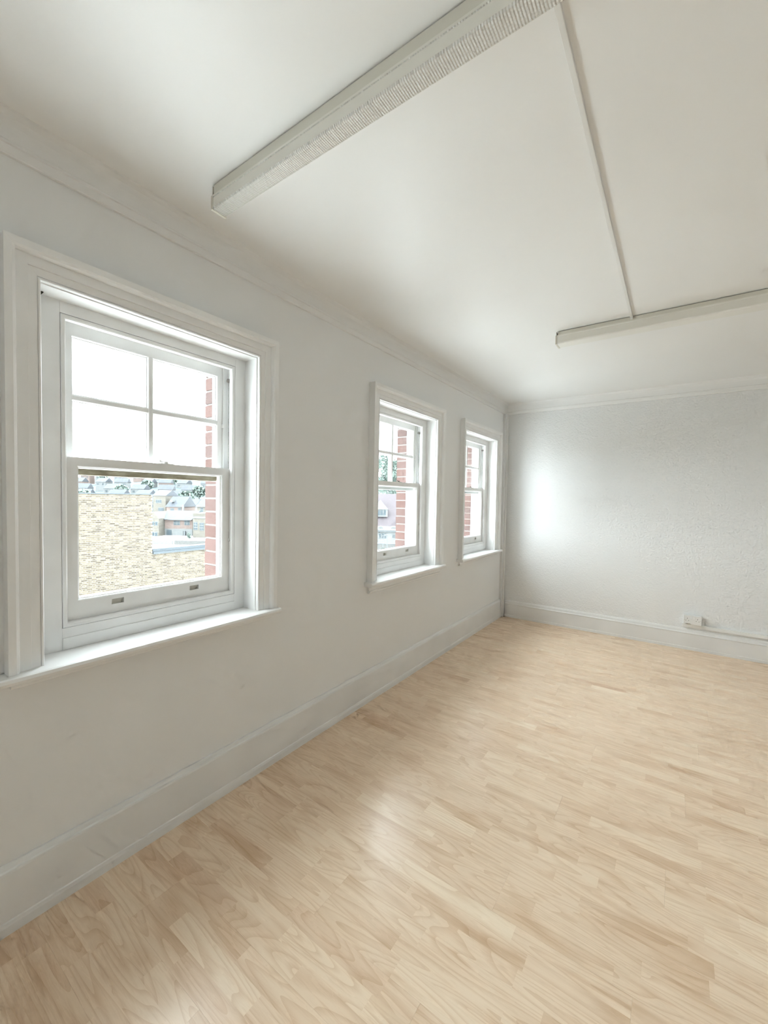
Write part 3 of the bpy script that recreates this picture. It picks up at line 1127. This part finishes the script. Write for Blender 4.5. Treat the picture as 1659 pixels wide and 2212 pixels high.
tree('broad pale green tree seen through the middle window', 838, 1135, 975, 95, 128, 6000, 'trees beyond the church', seed=3)
tree('second green tree behind the middle window, right of the broad one', 888, 1135, 985, 70, 150, 5000, 'trees beyond the church', seed=4)

# church-like hall seen through the middle window
s = Site('hall', 'long hall with pinkish tiled roof and arched triple window', 'hall', 840, 1165, 92)
s.box('wall', PINKBRICK, 780, 900, 1136, 1176, 0.2, 14)
s.roof('roof', TILE, 778, 902, 1137, 1066, 0, 14)
s.box('gutter', STEEL, 778, 902, 1136.5, 1139, -0.5, -0.3)
s.box('dormer_wall', EXTWHITE, 806, 836.5, 1100, 1117, 1.0, 5)
s.gable('dormer_roof', EXTWHITE, 802, 838, 1101, 1080, 0.8, 5)
for a in (810, 815.5, 821.5, 828):
    pw = s.u(a + 4.2) - s.u(a)
    zz0, zz1, zz2 = s.z(1113.5), s.z(1106), s.z(1101.5)
    u0_ = s.u(a)
    b = MB()
    pts = [(u0_, zz0), (u0_ + pw, zz0), (u0_ + pw, zz1), (u0_ + pw * 0.75, (zz1 + zz2) / 2 + 0.1), (u0_ + pw / 2, zz2), (u0_ + pw * 0.25, (zz1 + zz2) / 2 + 0.1), (u0_, zz1)]
    kk = len(pts)
    b.quads([(x, 0.90, z) for x, z in pts] + [(x, 0.99, z) for x, z in pts],
            [tuple(range(kk)), tuple(range(2 * kk - 1, kk - 1, -1))] + [(i, (i + 1) % kk, kk + (i + 1) % kk, kk + i) for i in range(kk)])
    b.build('lancet_window', EXTGLASS, s.e)
s.box('chimney', PINKBRICK, 857, 864, 1122, 1137, -0.6, 0.6)

s = Site('low_annexe', 'low white annexe with flat roof and domed skylights', 'building', 840, 1172, 70)
s.box('wall', EXTWHITE, 790, 890, 1149, 1205, 0, 6)
s.box('flat_roof', EXTWHITE, 788, 892, 1142.5, 1145.5, -0.5, 6.2)
s.box('fascia', STEEL, 788.5, 891.5, 1145.5, 1148.5, -0.4, 0.2)
for a, c_ in ((815, 828.5), (843, 857.5)):
    b = MB()
    ua, uc = s.u(a), s.u(c_)
    zz = s.z(1142.5)
    hgt = s.z(1137.5) - zz
    pts = [(ua, zz), (ua + (uc - ua) * 0.2, zz + hgt * 0.75), ((ua + uc) / 2, zz + hgt), (uc - (uc - ua) * 0.2, zz + hgt * 0.75), (uc, zz)]
    b.sweep(pts, [lambda q: (q[0], 0.5, q[1]), lambda q: (q[0], 2.0, q[1])])
    b.build('skylight_dome', EXTWHITE, s.e)
s.window(818, 823, 1151, 1164, 0, 1, 1)
s.window(824.5, 834, 1151.5, 1163, 0, 2, 2)
for k_ in range(4):
    s.window(848 + k_ * 3.2, 850 + k_ * 3.2, 1154, 1162, 0, 1, 1)
s = Site('garden_wall', 'low pale garden wall with dark coping below the annexe', 'wall', 840, 1185, 60)
s.box('wall', KERB, 800, 880, 1176, 1226, 0, 0.3)
s.box('coping', STEEL, 799, 881, 1174, 1176, -0.05, 0.35)


def lamp_post(px, py0, py1, d, label):
    p = at(px, py1, d)
    hgt = (py1 - py0) * d / F
    e = empty('lamp_post', p, YAW)
    tag(e, label, 'lamp post', 'lamp posts outside the middle window')
    base = p.z - GZ
    MB().cyl((0, 0, -base), (0, 0, hgt), 0.06, 0.04, n=10).build('pole', STEEL, e)
    b = MB()
    b.cyl((0, 0, hgt), (0, 0, hgt + 0.08), 0.05, 0.05, n=10)
    b.box(-0.35, 0.08, -0.08, 0.08, hgt + 0.06, hgt + 0.14)
    b.build('lantern', STEEL, e)


lamp_post(836, 1157, 1193, 52, 'tallest grey lamp post in the yard outside the middle window')
lamp_post(827, 1169, 1192, 56, 'short grey post left of the tallest lamp post')
lamp_post(856, 1171, 1191, 56, 'short grey post next to the red bricks of the middle window')


# shrubs along the bottom of the middle window's view
def shrub(label, px, py, wpx, hpx, d, seed):
    rnd = random.Random(seed)
    p = at(px, py, d)
    e = empty('shrub', p, YAW)
    tag(e, label, 'shrub', 'shrubs in the yard')
    c = MB()
    wr, hr = wpx * d / F / 2, hpx * d / F
    for i in range(700):
        dv = Vector((rnd.gauss(0, 1), rnd.gauss(0, 1), abs(rnd.gauss(0, 1)))).normalized() * rnd.uniform(0.5, 1.0)
        q = Vector((dv.x * wr, dv.y * wr * 0.6, dv.z * hr))
        a = Vector((rnd.gauss(0, 1), rnd.gauss(0, 1), rnd.gauss(0, 1))).normalized()
        b2 = a.cross(Vector((0.3, 0.5, 0.8))).normalized()
        sz = rnd.uniform(0.06, 0.16)
        c.face([q - a * sz, q + b2 * sz * 0.6, q + a * sz, q - b2 * sz * 0.6])
    c.build('leaves', LEAF, e, fix=False)
    MB().cyl((0, 0, -(p.z - GZ)), (0, 0, hr * 0.6), 0.06, 0.03, n=8).build('stem', BARK, e)


shrub('spreading shrub under the tallest lamp post', 828, 1195, 24, 11, 50, 11)
shrub('rounded shrub beside the middle window red bricks', 855, 1191, 20, 10, 50, 12)
shrub('dark shrub beside the white garage of the pale brick house', 408, 1167, 13, 17, 92, 13)

# wooded hillside with small houses, far off
b = MB()
NU, NV = 40, 8
R_ = Vector((math.cos(YAW), math.sin(YAW), 0))
FWD = Vector((-math.sin(YAW), math.cos(YAW), 0))
rnd = random.Random(5)
vv = []
for j in range(NV):
    dd = 190 + j * 45
    for i in range(NU):
        uu = (-1.15 + 2.3 * i / (NU - 1)) * dd
        z = GZ + (j / (NV - 1)) ** 1.1 * 38 * (0.85 + 0.15 * math.sin(i * 0.7)) + rnd.uniform(-1, 1)
        q = CAM + R_ * uu + FWD * dd
        vv.append((q.x, q.y, z))
fs = [(j * NU + i, j * NU + i + 1, (j + 1) * NU + i + 1, (j + 1) * NU + i) for j in range(NV - 1) for i in range(NU - 1)]
b.quads(vv, fs)
o = b.build('hillside', HILL, smooth=True)
tag(o, 'hazy wooded hillside on the horizon', kind='structure')


def hill_point(px, d):
    j = (d - 190) / 45.0
    uu = (px - W / 2) / F * d
    z = GZ + (max(0, j) / (NV - 1)) ** 1.1 * 38 * 0.9
    q = CAM + R_ * uu + FWD * d
    return Vector((q.x, q.y, z))


wall_me = MB().box(-4.5, 4.5, 0, 7, -3, 5.0).mesh('far_wall', EXTWHITE)
wall_me2 = MB().box(-4.5, 4.5, 0, 7, -3, 5.0).mesh('far_wall_b', PINKBRICK)
bq = MB()
bq.quads([(-4.8, -0.4, 4.9), (4.8, -0.4, 4.9), (4.8, 3.5, 8.2), (-4.8, 3.5, 8.2), (4.8, 7.4, 4.9), (-4.8, 7.4, 4.9)],
         [(0, 1, 2, 3), (3, 2, 4, 5), (0, 3, 5), (1, 4, 2), (0, 5, 4, 1)])
roof_me = bq.mesh('far_roof', SLATE)
win_me = MB().box(-0.7, 0.7, -0.08, 0, -0.6, 0.6).mesh('far_window', EXTGLASS)
rnd = random.Random(9)
n_far = 0
FAR_TREES = [(180, 215), (262, 252), (318, 300), (352, 218), (402, 217), (430, 255), (225, 350), (372, 350)]
for d in (200, 235, 275, 330, 400):
    px = 165 + rnd.uniform(0, 20)
    while px < 445:
        if any(abs(px - tx) * d / F < 11 and abs(d - td) < 14 for tx, td in FAR_TREES):
            px += 3
            continue
        p = hill_point(px, d)
        e = empty('distant_house', p, YAW + rnd.uniform(-0.25, 0.25))
        tag(e, 'tiny pale house on the far wooded hillside', 'house', 'houses on the far hillside')
        inst(rnd.choice([wall_me, wall_me2, wall_me]), 'wall', e)
        inst(roof_me, 'roof', e)
        for wx in (-2.4, 2.4):
            inst(win_me, 'window', e, (wx, 0, 3.2))
        px += 13.5 * F / d * rnd.uniform(1.0, 1.5)
        n_far += 1
for px, d in FAR_TREES:
    p = hill_point(px, d)
    e = empty('distant_tree', p)
    tag(e, 'small tree among the houses on the far hillside', 'tree', 'trees on the far hillside')
    MB().cyl((0, 0, -1), (0, 0, 4), 0.3, 0.2, n=8).build('trunk', BARK, e)
    c = MB()
    for k_ in range(500):
        dv = Vector((rnd.gauss(0, 1), rnd.gauss(0, 1), rnd.gauss(0, 1))).normalized() * rnd.uniform(0.6, 1.0)
        q = Vector((dv.x * 4, dv.y * 4, 6 + dv.z * 3.6))
        a = Vector((rnd.gauss(0, 1), rnd.gauss(0, 1), rnd.gauss(0, 1))).normalized()
        b2 = a.cross(Vector((0.3, 0.5, 0.8))).normalized()
        c.face([q - a * 0.9, q + b2 * 0.6, q + a * 0.9, q - b2 * 0.6])
    c.build('crown', LEAF, e, fix=False)
